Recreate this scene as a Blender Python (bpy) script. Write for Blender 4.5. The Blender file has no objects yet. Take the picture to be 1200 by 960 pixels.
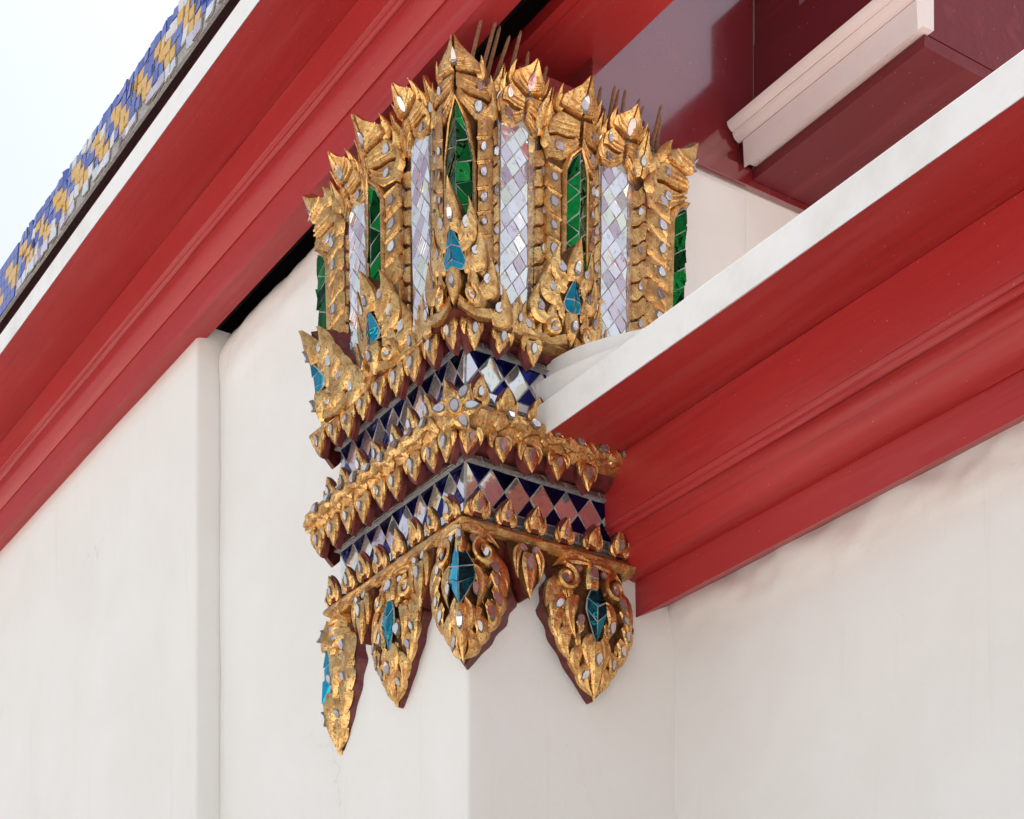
import bpy, bmesh, math, random
from mathutils import Vector, noise
random.seed(7)
rnd = random.uniform
EYE = 1.6                       # heights below are measured from eye level; EYE lifts them to the ground
scene = bpy.context.scene
COL = scene.collection

# ------------------------------------------------------------------ camera, sky, sun, exposure
cam_d = bpy.data.cameras.new('camera'); cam = bpy.data.objects.new('camera', cam_d); COL.objects.link(cam)
cam.location = (4.232, -2.664, EYE)
cam.rotation_euler = (math.radians(90), 0, math.atan2(0.833, 0.553))
cam_d.sensor_width = 36.0; cam_d.lens = 36.0 * 2156 / 1200; cam_d.shift_y = (1550 - 480) / 1200
cam_d.clip_start = 0.05; cam_d.clip_end = 2000
scene.camera = cam

SUN_EL = math.radians(66)
SUN_DIR = Vector((-0.35, 0.94, 0)).normalized()          # horizontal direction towards the sun: behind the building
world = bpy.data.worlds.new('World'); scene.world = world; world.use_nodes = True
wn = world.node_tree; bg = wn.nodes['Background']
sky = wn.nodes.new('ShaderNodeTexSky'); sky.sky_type = 'NISHITA'; sky.sun_disc = False
sky.sun_elevation = SUN_EL; sky.sun_rotation = math.atan2(SUN_DIR.x, SUN_DIR.y)
sky.air_density = 1.0; sky.dust_density = 4.0; sky.ozone_density = 1.0
hz = wn.nodes.new('ShaderNodeHueSaturation'); hz.inputs['Saturation'].default_value = 0.5   # hazy, whitish tropical sky
wn.links.new(sky.outputs[0], hz.inputs['Color']); wn.links.new(hz.outputs[0], bg.inputs[0]); bg.inputs[1].default_value = 0.13
sd = bpy.data.lights.new('sun', 'SUN'); sd.energy = 4.5; sd.angle = math.radians(0.5); sd.color = (1, 0.95, 0.88)
so = bpy.data.objects.new('sun', sd); COL.objects.link(so)
tow = Vector((SUN_DIR.x * math.cos(SUN_EL), SUN_DIR.y * math.cos(SUN_EL), math.sin(SUN_EL)))
so.rotation_euler = tow.to_track_quat('Z', 'Y').to_euler(); so.location = (0, 0, 12)
vs = scene.view_settings
vs.view_transform = 'Standard'; vs.look = 'None'; vs.gamma = 1.0; vs.use_curve_mapping = False
vs.exposure = 0.78

# ------------------------------------------------------------------ materials
MAT = {}
def newmat(name):
    m = bpy.data.materials.new(name); m.use_nodes = True
    nt = m.node_tree; p = nt.nodes['Principled BSDF']; MAT[name] = m
    return m, nt, p
def N(nt, t, **kw):
    n = nt.nodes.new(t)
    for k, v in kw.items():
        if k in ('op',): n.operation = v
        else: n.inputs[k].default_value = v
    return n
def ramp(nt, src, stops):
    r = nt.nodes.new('ShaderNodeValToRGB'); nt.links.new(src, r.inputs[0])
    cr = r.color_ramp
    while len(cr.elements) < len(stops): cr.elements.new(0.5)
    for e, (pos, c) in zip(cr.elements, stops):
        e.position = pos; e.color = (c[0], c[1], c[2], 1) if hasattr(c, '__len__') else (c, c, c, 1)
    return r.outputs[0]
def noise_tex(nt, scale, detail=4, rough=0.55, dist=0.0, stretch=None):
    g = nt.nodes.new('ShaderNodeNewGeometry'); src = g.outputs['Position']
    if stretch:
        mp = nt.nodes.new('ShaderNodeMapping'); mp.inputs['Scale'].default_value = stretch
        nt.links.new(src, mp.inputs[0]); src = mp.outputs[0]
    n = N(nt, 'ShaderNodeTexNoise', Scale=scale, Detail=detail, Roughness=rough, Distortion=dist)
    nt.links.new(src, n.inputs['Vector']); return n.outputs['Fac']
def mixc(nt, fac, a, b, mode='MIX'):
    m = nt.nodes.new('ShaderNodeMix'); m.data_type = 'RGBA'; m.blend_type = mode
    for sock, v in ((m.inputs[0], fac), (m.inputs[6], a), (m.inputs[7], b)):
        if hasattr(v, 'links'): nt.links.new(v, sock)
        elif hasattr(v, '__len__'): sock.default_value = (v[0], v[1], v[2], 1)
        else: sock.default_value = v
    return m.outputs[2]
def bump(nt, p, h, strength, dist):
    b = N(nt, 'ShaderNodeBump', Strength=strength, Distance=dist); nt.links.new(h, b.inputs['Height'])
    nt.links.new(b.outputs[0], p.inputs['Normal']); return b
def madd(nt, a, k, b):
    n = nt.nodes.new('ShaderNodeMath'); n.operation = 'MULTIPLY_ADD'
    nt.links.new(a, n.inputs[0]); n.inputs[1].default_value = k
    if hasattr(b, 'links'): nt.links.new(b, n.inputs[2])
    else: n.inputs[2].default_value = b
    return n.outputs[0]

def mat_gold(name, bright, worn, grime, rough=0.36):
    m, nt, p = newmat(name)
    n1 = noise_tex(nt, 30, 6, 0.68, 0.5); n2 = noise_tex(nt, 120, 4, 0.6); n3 = noise_tex(nt, 9, 3, 0.5); n4 = noise_tex(nt, 230, 3, 0.6)
    oi = nt.nodes.new('ShaderNodeObjectInfo')
    col = mixc(nt, ramp(nt, n1, [(0.42, 0), (0.60, 1)]), bright, worn)
    col = mixc(nt, ramp(nt, n2, [(0.57, 0), (0.66, 0.9)]), col, grime)
    col = mixc(nt, madd(nt, oi.outputs['Random'], 0.30, 0.0), col, worn)
    nt.links.new(col, p.inputs['Base Color'])
    met = ramp(nt, n2, [(0.57, 0.95), (0.66, 0.3)]); nt.links.new(met, p.inputs['Metallic'])
    nt.links.new(ramp(nt, n1, [(0.38, rough - 0.12), (0.50, rough), (0.64, rough + 0.16)]), p.inputs['Roughness'])
    h = madd(nt, n4, 0.22, madd(nt, n2, 0.40, madd(nt, n1, 0.55, n3))); bump(nt, p, h, 0.40, 0.011)
    return m
mat_gold('gold', (0.94, 0.60, 0.235), (0.52, 0.26, 0.088), (0.06, 0.028, 0.014), 0.27)
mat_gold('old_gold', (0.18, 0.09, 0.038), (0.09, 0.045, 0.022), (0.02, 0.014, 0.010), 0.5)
mat_gold('band_gold', (0.76, 0.44, 0.16), (0.42, 0.21, 0.075), (0.06, 0.03, 0.018), 0.32)

def mat_mirror(name, cols, rough=0.07, metal=1.0, wav=0.25):
    m, nt, p = newmat(name)
    oi = nt.nodes.new('ShaderNodeObjectInfo')
    st = [(i / max(1, len(cols) - 1), c) for i, c in enumerate(cols)]
    c = ramp(nt, oi.outputs['Random'], st)
    n = noise_tex(nt, 60, 3, 0.6)
    c = mixc(nt, ramp(nt, n, [(0.55, 0), (0.75, 0.5)]), c, (0.30, 0.26, 0.27), 'MULTIPLY')
    nt.links.new(c, p.inputs['Base Color']); p.inputs['Metallic'].default_value = metal
    nt.links.new(madd(nt, n, 0.16, rough - 0.05), p.inputs['Roughness'])
    w = noise_tex(nt, 35, 2, 0.4); bump(nt, p, w, wav, 0.01)
    return m
mat_mirror('mirror', [(0.98, 0.97, 0.95), (0.80, 0.70, 0.74), (0.98, 0.97, 0.96), (0.58, 0.44, 0.50), (0.96, 0.95, 0.93), (0.84, 0.84, 0.66), (0.97, 0.96, 0.96), (0.72, 0.62, 0.68)], 0.08, 0.85, 0.08)
mat_mirror('gem_mirror', [(0.92, 0.88, 0.84), (0.62, 0.52, 0.50), (0.92, 0.86, 0.82), (0.50, 0.38, 0.38), (0.80, 0.76, 0.72)], 0.10, 0.8, 0.15)
mat_mirror('green_glass', [(0.004, 0.035, 0.010), (0.007, 0.13, 0.025), (0.014, 0.36, 0.06), (0.004, 0.045, 0.012), (0.008, 0.20, 0.035)], 0.06, 1.0, 0.5)
mat_mirror('teal_glass', [(0.012, 0.15, 0.22), (0.014, 0.30, 0.42), (0.02, 0.48, 0.66), (0.012, 0.20, 0.28)], 0.06, 1.0, 0.5)
mat_mirror('cobalt_glass', [(0.010, 0.012, 0.10), (0.015, 0.02, 0.16), (0.008, 0.008, 0.055)], 0.08, 0.85, 0.3)

def mat_plain(name, c, rough=0.7, var=0.3, sc=60, metal=0.0, b=0.4):
    m, nt, p = newmat(name); n = noise_tex(nt, sc, 5, 0.6)
    d = tuple(x * (1 - var) for x in c)
    nt.links.new(mixc(nt, ramp(nt, n, [(0.35, 0), (0.65, 1)]), c, d), p.inputs['Base Color'])
    p.inputs['Roughness'].default_value = rough; p.inputs['Metallic'].default_value = metal
    bump(nt, p, n, b, 0.01); return m
mat_plain('grout', (0.50, 0.48, 0.46), 0.85, 0.45, 90)
mat_plain('mastic', (0.24, 0.22, 0.21), 0.85, 0.5, 90)
mat_plain('lacquer', (0.17, 0.022, 0.020), 0.5, 0.55, 45)
mat_plain('mortar', (0.36, 0.33, 0.30), 0.9, 0.4, 70, 0, 0.8)
mat_plain('rust', (0.30, 0.14, 0.07), 0.75, 0.5, 150)
mat_plain('dark_wood', (0.045, 0.018, 0.018), 0.7, 0.4, 20)

def mat_red(name, c, rough, dust=0.5, stretch=(0.25, 3, 3), orange=0.3):
    m, nt, p = newmat(name)
    n1 = noise_tex(nt, 4.0, 6, 0.6, 0.2, stretch); n2 = noise_tex(nt, 130, 3, 0.6); n3 = noise_tex(nt, 2.2, 3, 0.5)
    c2 = tuple(x * 0.80 for x in c)
    col = mixc(nt, n3, c, c2)
    col = mixc(nt, madd(nt, ramp(nt, n1, [(0.54, 0), (0.80, 1)]), dust, 0), col, (0.48, 0.13, 0.12))
    n5 = noise_tex(nt, 9.0, 5, 0.7, 0.1, (0.12, 5, 5)); col = mixc(nt, ramp(nt, n5, [(0.52, 0), (0.72, 0.35)]), col, tuple(x * 0.55 for x in c))
    vo = N(nt, 'ShaderNodeTexVoronoi', Scale=34.0); g = nt.nodes.new('ShaderNodeNewGeometry'); nt.links.new(g.outputs['Position'], vo.inputs['Vector'])
    col = mixc(nt, ramp(nt, vo.outputs['Distance'], [(0.035, 0.55), (0.06, 0)]), col, (0.55, 0.40, 0.38))
    nt.links.new(col, p.inputs['Base Color'])
    p.inputs['Specular IOR Level'].default_value = 0.32
    nt.links.new(madd(nt, n1, 0.30, rough - 0.12), p.inputs['Roughness'])
    h = madd(nt, n2, 0.10, madd(nt, n1, 0.6, n3)); bump(nt, p, h, orange, 0.012)
    return m
mat_red('red_paint', (0.43, 0.028, 0.027), 0.36, 0.25)
mat_red('red_paint_dusty', (0.43, 0.032, 0.033), 0.46, 0.5)
mat_red('red_paint_shaded', (0.15, 0.012, 0.018), 0.5, 0.2)  # darker copy of the red: the back beam's shadow is put into its colour
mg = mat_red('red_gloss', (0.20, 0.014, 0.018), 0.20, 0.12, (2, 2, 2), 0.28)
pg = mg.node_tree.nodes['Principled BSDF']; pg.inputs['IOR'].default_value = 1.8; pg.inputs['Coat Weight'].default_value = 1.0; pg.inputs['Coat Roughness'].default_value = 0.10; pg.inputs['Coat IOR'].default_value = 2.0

m, nt, p = newmat('plaster')
n1 = noise_tex(nt, 1.6, 5, 0.6, 0.3); n2 = noise_tex(nt, 9, 6, 0.65); n3 = noise_tex(nt, 55, 4, 0.6); n4 = noise_tex(nt, 3.0, 5, 0.6, 0.5, (6, 6, 0.5))
col = mixc(nt, ramp(nt, n1, [(0.35, 0), (0.70, 1)]), (0.82, 0.812, 0.785), (0.775, 0.755, 0.715))
col = mixc(nt, ramp(nt, n4, [(0.60, 0), (0.85, 0.26)]), col, (0.58, 0.53, 0.47))
col = mixc(nt, ramp(nt, n3, [(0.70, 0), (0.78, 0.25)]), col, (0.45, 0.40, 0.35))
g_ = nt.nodes.new('ShaderNodeNewGeometry'); wv = N(nt, 'ShaderNodeTexNoise', Scale=5.0, Detail=6.0, Roughness=0.65); nt.links.new(g_.outputs['Position'], wv.inputs['Vector'])
va = nt.nodes.new('ShaderNodeVectorMath'); va.operation = 'MULTIPLY_ADD'; nt.links.new(wv.outputs['Color'], va.inputs[0]); va.inputs[1].default_value = (.35, .35, .35); nt.links.new(g_.outputs['Position'], va.inputs[2])
ck = N(nt, 'ShaderNodeTexVoronoi', Scale=1.1); ck.feature = 'DISTANCE_TO_EDGE'; nt.links.new(va.outputs[0], ck.inputs['Vector'])
line = ramp(nt, ck.outputs['Distance'], [(0.0, 1), (0.006, 0)]); msk = ramp(nt, noise_tex(nt, 1.3, 2, 0.5), [(0.60, 0), (0.66, 0.22)])
mm = nt.nodes.new('ShaderNodeMath'); mm.operation = 'MULTIPLY'; nt.links.new(line, mm.inputs[0]); nt.links.new(msk, mm.inputs[1])
col = mixc(nt, mm.outputs[0], col, (0.34, 0.30, 0.26))
nt.links.new(col, p.inputs['Base Color']); p.inputs['Roughness'].default_value = 0.62
bump(nt, p, madd(nt, n3, 0.05, madd(nt, n2, 0.30, n1)), 0.22, 0.03)
m, nt, p = newmat('white_paint')
n1 = noise_tex(nt, 5, 5, 0.6, 0.2); n3 = noise_tex(nt, 70, 4, 0.6)
col = mixc(nt, ramp(nt, n1, [(0.45, 0), (0.75, 1)]), (0.82, 0.82, 0.81), (0.70, 0.68, 0.65))
nt.links.new(col, p.inputs['Base Color']); p.inputs['Roughness'].default_value = 0.5; bump(nt, p, madd(nt, n3, 0.1, n1), 0.3, 0.015)
m, nt, p = newmat('rose_white')
n1 = noise_tex(nt, 5, 5, 0.6, 0.2)
nt.links.new(mixc(nt, n1, (0.74, 0.66, 0.64), (0.66, 0.56, 0.54)), p.inputs['Base Color']); p.inputs['Roughness'].default_value = 0.6; bump(nt, p, n1, 0.3, 0.015)
m, nt, p = newmat('paving')
n1 = noise_tex(nt, 0.8, 5, 0.6); nt.links.new(mixc(nt, n1, (0.54, 0.52, 0.49), (0.45, 0.43, 0.40)), p.inputs['Base Color']); p.inputs['Roughness'].default_value = 0.8
for nm, c in (('yellow_tile', (0.75, 0.42, 0.04)), ('blue_tile', (0.05, 0.09, 0.42)), ('white_tile', (0.75, 0.74, 0.72))):
    mat_plain(nm, c, 0.15, 0.15, 30, 0, 0.1)

# ------------------------------------------------------------------ object helpers
def build(name, verts, faces, mats, parent=None, smooth=False, fmat=None, origin=None):
    """one mesh object; its origin sits at its own centre (or at the given point); parents are unrotated"""
    vs_ = [Vector(v) for v in verts]
    if origin is None:
        o = Vector(((min(v.x for v in vs_) + max(v.x for v in vs_)) / 2, (min(v.y for v in vs_) + max(v.y for v in vs_)) / 2,
                    (min(v.z for v in vs_) + max(v.z for v in vs_)) / 2))
    else: o = Vector(origin)
    me = bpy.data.meshes.new(name); me.from_pydata([v - o for v in vs_], [], faces)
    if not isinstance(mats, (list, tuple)): mats = [mats]
    for k in mats: me.materials.append(MAT[k])
    if fmat: me.polygons.foreach_set('material_index', fmat)
    me.update()
    bm = bmesh.new(); bm.from_mesh(me); bmesh.ops.recalc_face_normals(bm, faces=bm.faces); bm.to_mesh(me); bm.free()
    if smooth:
        me.polygons.foreach_set('use_smooth', [True] * len(me.polygons)); me.set_sharp_from_angle(angle=math.radians(38))
    ob = bpy.data.objects.new(name, me); COL.objects.link(ob)
    ob['wpos'] = tuple(o)
    if parent is not None:
        ob.parent = parent; ob.location = o - Vector(parent['wpos'])
    else: ob.location = o
    return ob
def thing(name, label, cat, loc, group=None):
    o = bpy.data.objects.new(name, None); COL.objects.link(o); o.location = loc; o['wpos'] = tuple(loc)
    o.empty_display_size = 0.1; o['label'] = label; o['category'] = cat
    if group: o['group'] = group
    return o
def tag(o, label, cat, group=None):
    o['label'] = label; o['category'] = cat
    if group: o['group'] = group
    return o
class MB:
    def __init__(s): s.v = []; s.f = []; s.m = []
    def add(s, verts, faces, mi=0):
        b = len(s.v); s.v += verts; s.f += [tuple(i + b for i in f) for f in faces]; s.m += [mi] * len(faces)
    def build(s, name, mats, parent=None, smooth=False): return build(name, s.v, s.f, mats, parent, smooth, s.m)
def box_data(x0, x1, y0, y1, z0, z1):
    v = [(x, y, z) for z in (z0 + EYE, z1 + EYE) for y in (y0, y1) for x in (x0, x1)]
    return v, [(0, 2, 3, 1), (4, 5, 7, 6), (0, 1, 5, 4), (1, 3, 7, 5), (3, 2, 6, 7), (2, 0, 4, 6)]
def box(name, x0, x1, y0, y1, z0, z1, mat, parent=None, bevel=0.004):
    v, f = box_data(x0, x1, y0, y1, z0, z1)
    ob = build(name, v, f, mat, parent)
    if bevel:
        md = ob.modifiers.new('bevel', 'BEVEL'); md.width = bevel; md.segments = 2; md.limit_method = 'ANGLE'
    return ob
def extrude_x(name, prof, x0, x1, mat, parent=None, nx=1, wob=0.0, smooth=False, zfun=None):
    """closed (y,z) profile swept along x, with a slight hand-made waver"""
    n = len(prof); v = []; f = []
    for i in range(nx + 1):
        x = x0 + (x1 - x0) * i / nx
        for j, (y, z) in enumerate(prof):
            w = wob * noise.noise((x * 1.7, j * 3.1, 5.0)) if wob else 0
            zz = zfun(x, z) if zfun else z
            v.append((x, y + w, zz + w + EYE))
    for i in range(nx):
        for j in range(n):
            k = (j + 1) % n; f.append((i * n + j, i * n + k, (i + 1) * n + k, (i + 1) * n + j))
    f.append(tuple(range(n))); f.append(tuple(reversed([nx * n + j for j in range(n)])))
    return build(name, v, f, mat, parent, smooth)
def extrude_y(name, prof, y0, y1, mat, parent=None):
    n = len(prof); v = [(x, y, z + EYE) for y in (y0, y1) for (x, z) in prof]
    f = [(j, (j + 1) % n, n + (j + 1) % n, n + j) for j in range(n)] + [tuple(range(n)), tuple(reversed(range(n, 2 * n)))]
    return build(name, v, f, mat, parent)

# ------------------------------------------------------------------ the setting
SHAFT = 0.73
LA, LB = 0.67, 0.60             # capital: length of the two sides in view
g = build('ground', [(-600, -600, 0), (600, -600, 0), (600, 600, 0), (-600, 600, 0)], [(0, 1, 2, 3)], 'paving'); g['kind'] = 'structure'

# plastered shaft of the pilaster
pl = thing('pilaster', 'white plastered square pilaster shaft under the gilded capital', 'pilaster', (-LA / 2, 0.3, 0))
def rough_slab(name, quad_fn, nu, nv, mat, parent=None, amp=0.003, sc=2.0, thick=None, top_rag=0.0):
    """plaster sheet with hand-trowelled unevenness; quad_fn(s,t) -> (point, normal)"""
    v = []; f = []
    for j in range(nv + 1):
        for i in range(nu + 1):
            pnt, nrm = quad_fn(i / nu, j / nv)
            pnt = Vector(pnt); nrm = Vector(nrm)
            d = amp * noise.noise(pnt * sc) + amp * 0.4 * noise.noise(pnt * sc * 4)
            v.append(tuple(pnt + nrm * d))
    for j in range(nv):
        for i in range(nu):
            a = j * (nu + 1) + i; f.append((a, a + 1, a + nu + 2, a + nu + 1))
    b = len(v)
    for j in range(nv + 1):
        for i in range(nu + 1):
            pnt, nrm = quad_fn(i / nu, j / nv); v.append(tuple(Vector(pnt) - Vector(nrm) * thick))
    for j in range(nv):
        for i in range(nu):
            a = b + j * (nu + 1) + i; f.append((a, a + nu + 1, a + nu + 2, a + 1))
    per = [i for i in range(nu + 1)] + [(j) * (nu + 1) + nu for j in range(1, nv + 1)] + [nv * (nu + 1) + i for i in range(nu - 1, -1, -1)] + [j * (nu + 1) for j in range(nv - 1, 0, -1)]
    for k in range(len(per)):
        a, c = per[k], per[(k + 1) % len(per)]; f.append((a, c, c + b, a + b))
    return build(name, v, f, mat, parent, True)
def shaft_mesh():
    # square shaft with slightly soft arrises
    r = 0.012; x0, x1, y0, y1 = -SHAFT, 0.0, 0.0, 1.0
    cs = []
    for (cx, cy, a0) in ((x1 - r, y0 + r, -90), (x1 - r, y1 - r, 0), (x0 + r, y1 - r, 90), (x0 + r, y0 + r, 180)):
        for k in range(4): a = math.radians(a0 + 30 * k); cs.append((cx + r * math.cos(a), cy + r * math.sin(a)))
    pts = []
    n = len(cs)
    for k in range(n):
        a, b = Vector(cs[k]), Vector(cs[(k + 1) % n]); m = max(1, int((b - a).length / 0.05))
        for q in range(m): pts.append(a.lerp(b, q / m))
    v = []; f = []; nz = 90; n = len(pts)
    for j in range(nz + 1):
        z = 5.0 * j / nz
        for q in pts:
            w = noise.noise((q.x * 3, q.y * 3, z * 1.2)) * 0.004 + noise.noise((q.x * 9, q.y * 9, z * 6)) * 0.0012
            d = (q - Vector((-LA / 2, 0.35))).normalized(); v.append((q.x + d.x * w, q.y + d.y * w, z))
    for j in range(nz):
        for i in range(n):
            k = (i + 1) % n; f.append((j * n + i, j * n + k, (j + 1) * n + k, (j + 1) * n + i))
    f.append(tuple(range(n))); f.append(tuple(nz * n + i for i in range(n)))
    return build('shaft', v, f, 'plaster', pl, True)
shaft_mesh()
# side wall of the upper storey, standing behind and above the porch cornice
rough_slab('upper_wall', lambda s, t: ((-0.004, 0.45 + 1.15 * s, EYE + 2.30 + 1.13 * t), (1, 0, 0)), 30, 30, 'plaster', None, 0.004, 2.5, 0.2)
tag(bpy.data.objects['upper_wall'], 'plain white plaster wall above the red porch cornice, under the glossy red beam', 'wall')
# porch wall on the right; under the cornice the plaster is thrown on thick and left uneven
def porch_pt(s, t):
    x = -0.03 + 6.0 * s; t = 1 - (1 - t) ** 1.8; z = -1.6 + 3.75 * t
    k = max(0, min(1, (z - 1.98) / .10)); lump = k * (.016 + .022 * noise.noise((x * 5, z * 9, 1)) + .012 * noise.noise((x * 17, z * 22, 4)))
    return ((x, 0.715 - lump, z + EYE), (0, -1, 0))
rough_slab('porch_wall', porch_pt, 220, 110, 'plaster', None, 0.006, 2.2, 0.25)
tag(bpy.data.objects['porch_wall'], 'white plaster wall beneath the red and white porch cornice', 'wall')
# recessed wall on the left, its top edge broken and rough
def lw(s, t):
    x = -1.815 + 1.12 * s; rag = 0.012 * noise.noise((x * 9, 1.0, 0)) + 0.018 * noise.noise((x * 3, 4.0, 0)) + 0.006 * noise.noise((x * 31, 4, 2))
    top = 3.525 + rag
    z = -1.6 + (top + 1.6) * t
    y = 0.10 + (0.03 * max(0, (t - 0.985) / 0.015) ** 2) - 0.010 * max(0, 1 - abs(t - 0.975) / 0.02) * (0.6 + noise.noise((x * 6, t * 40, 0)))
    return ((x, y, z + EYE), (0, -1, 0))
rough_slab('recessed_wall', lambda s, t: lw(s, 1 - (1 - t) ** 1.7), 70, 150, 'plaster', None, 0.006, 2.0, 0.3)
tag(bpy.data.objects['recessed_wall'], 'white plaster wall with rough broken top edge under the dark eave gap', 'wall')
def jamb(s, t):
    # outer face then front face around the soft arris
    y = 0.10 - 0.09 * min(1, s / 0.15); x = -1.815 - (0.0 if s < 0.15 else 4.0 * (s - 0.15) / 0.85)
    return x, y
def jamb_mesh():
    pts = [(-1.818, 0.12), (-1.818, 0.02), (-1.824, 0.012)] + [(-1.83 - 0.25 * k, 0.01) for k in range(44)]
    v = []; f = []; nz = 110; n = len(pts)
    for j in range(nz + 1):
        t = j / nz
        for i, (x, y) in enumerate(pts):
            top = 3.54 + 0.012 * noise.noise((x * 8, y * 30, 2)); z = -1.6 + (top + 1.6) * t
            w = 0.004 * noise.noise((x * 2, y * 8, z * 2)) ; v.append((x + w * 0.5, y + w + (0.02 * max(0, (t - 0.99) / 0.01)), z + EYE))
    b = len(v)
    for j in range(nz):
        for i in range(n - 1): f.append((j * n + i, j * n + i + 1, (j + 1) * n + i + 1, (j + 1) * n + i))
    for i in range(n):
        x, y = pts[i]; v.append((x, 0.35, v[nz * n + i][2]))
    for i in range(n - 1): f.append((nz * n + i, nz * n + i + 1, b + i + 1, b + i))
    return build('wall_pier', v, f, 'plaster', None, True)
tag(jamb_mesh(), 'white plaster wall pier projecting beside the recessed wall', 'wall')

# ------------------------------------------------------------------ cornices and beams
# porch cornice (right): white fascia above stepped red mouldings
pc = thing('porch_cornice', 'red painted stepped cornice with white fascia running into the gilded capital', 'cornice', (2.0, 0.45, EYE + 2.2))
X0, X1 = -0.02, 6.0
def arc(y0, z0, y1, z1, bul, n=7):
    out = []
    for i in range(n + 1):
        t = i / n; y = y0 + (y1 - y0) * t; z = z0 + (z1 - z0) * t
        L = math.hypot(y1 - y0, z1 - z0); nx, nz = (z1 - z0) / L, -(y1 - y0) / L
        if nx > 0: nx, nz = -nx, -nz
        s = bul * math.sin(math.pi * t); out.append((y + nx * s, z + nz * s))
    return out
extrude_x('lower_board', [(0.575, 2.037), (0.572, 2.140), (0.62, 2.15), (0.70, 2.15), (0.70, 2.10)], X0, X1, 'red_paint_dusty', pc, 80, 0.003)
extrude_x('round_moulding', arc(0.566, 2.136, 0.502, 2.200, 0.016, 8) + [(0.60, 2.21), (0.62, 2.152)], X0, X1, 'red_paint', pc, 80, 0.002, True)
extrude_x('cove_moulding', arc(0.510, 2.203, 0.471, 2.233, -0.010, 6) + [(0.60, 2.24), (0.60, 2.212)], X0, X1, 'red_paint', pc, 80, 0.002, True)
extrude_x('bead_moulding', arc(0.474, 2.235, 0.462, 2.247, 0.005, 4) + arc(0.461, 2.249, 0.448, 2.263, 0.006, 4) + [(0.56, 2.27), (0.58, 2.242)], X0, X1, 'red_paint_dusty', pc, 80, 0.002, True)
extrude_x('frieze_board', [(0.450, 2.2655), (0.442, 2.436), (0.50, 2.44), (0.56, 2.274)], X0, X1, 'red_paint', pc, 80, 0.003)
extrude_x('soffit_board', [(0.190, 2.4225), (0.32, 2.431), (0.4435, 2.4385), (0.52, 2.45), (0.50, 2.48), (0.30, 2.472)], X0, X1, 'red_paint', pc, 80, 0.003, False)
extrude_x('white_fascia', [(0.180, 2.4165), (0.178, 2.505), (0.183, 2.510), (0.33, 2.512), (0.33, 2.478), (0.192, 2.4235)], X0, X1, 'white_paint', pc, 80, 0.003)
def ramp_z(top, x_end):
    def fz(x, z):
        t = min(1, max(0, x / x_end)); return z if z < 2.53 else 2.515 + (top - 2.515) * (1 - t * t * (3 - 2 * t)) if True else z
    return fz
extrude_x('white_step', [(0.212, 2.511), (0.212, 2.597), (0.30, 2.60), (0.30, 2.511)], -0.01, 0.60, 'white_paint', pc, 30, 0.003, False, ramp_z(2.600, 0.62))
extrude_x('white_step', [(0.245, 2.511), (0.247, 2.66), (0.44, 2.66), (0.44, 2.511)], -0.01, 0.74, 'white_paint', pc, 30, 0.003, False, ramp_z(2.668, 0.76))
# eave cornice (upper left)
ec = thing('eave_cornice', 'broad red painted eave cornice with white edge above the capital tips', 'cornice', (-2.5, -0.1, EYE + 3.5))
X0, X1 = -13.0, 0.55
extrude_x('lower_board', [(-0.050, 3.477), (-0.052, 3.587), (0.03, 3.60), (0.05, 3.60), (0.05, 3.50)], X0, X1, 'red_paint_dusty', ec, 80, 0.003)
extrude_x('round_moulding', [(-0.054, 3.583)] + arc(-0.058, 3.583, -0.074, 3.682, 0.015, 8) + [(0.02, 3.69), (0.03, 3.603)], X0, X1, 'red_paint', ec, 80, 0.002, True)
extrude_x('bead_moulding', arc(-0.072, 3.688, -0.080, 3.709, 0.006, 4) + arc(-0.082, 3.711, -0.088, 3.725, 0.005, 4) + [(0.00, 3.73), (0.02, 3.695)], X0, X1, 'red_paint_dusty', ec, 80, 0.002, True)
extrude_x('frieze_board', [(-0.084, 3.728), (-0.090, 3.828), (-0.01, 3.835), (0.0, 3.735)], X0, X1, 'red_paint', ec, 80, 0.003)
extrude_x('soffit_board', [(-0.328, 3.8235), (-0.20, 3.828), (-0.0885, 3.8305), (-0.02, 3.84), (-0.05, 3.875), (-0.2, 3.88)], X0, X1, 'red_paint', ec, 80, 0.003)
extrude_x('white_fascia', [(-0.330, 3.824), (-0.332, 3.897), (-0.2, 3.91), (-0.2, 3.884), (-0.326, 3.8265)], X0, X1, 'white_paint', ec, 80, 0.003)

# roof deck and closed loft behind the eave
rf = thing('roof', 'dark timber roof deck and closed loft above the red eave cornice', 'roof', (-3, 2, EYE + 4.2))
box('deck', -13, 0.25, -0.02, 6.0, 4.22, 4.34, 'dark_wood', rf, 0)
box('loft_board', -13, -0.05, 0.62, 0.66, 2.2, 4.215, 'dark_wood', rf, 0)
box('loft_board', -13, 0.50, -0.045, 0.0, 3.80, 4.215, 'dark_wood', rf, 0)

# upper roof tier far above, its mosaic-covered border seen past the white fascia
mo = thing('upper_roof_tier', 'upper roof edge covered in blue and yellow mosaic beyond the white eave edge', 'roof', (-6, 1.1, EYE + 6.2))
extrude_x('border_bed', [(0.97, 6.175), (0.985, 6.172), (1.05, 6.50), (1.0, 6.52)], -16.0, -1.0, 'grout', mo, 60, 0.004)
box('eave_board', -16, -1, 1.06, 1.14, 5.2, 6.45, 'lacquer', mo, 0)
box('tier_deck', -16, -1, 1.15, 5.0, 6.35, 6.48, 'dark_wood', mo, 0)

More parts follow.
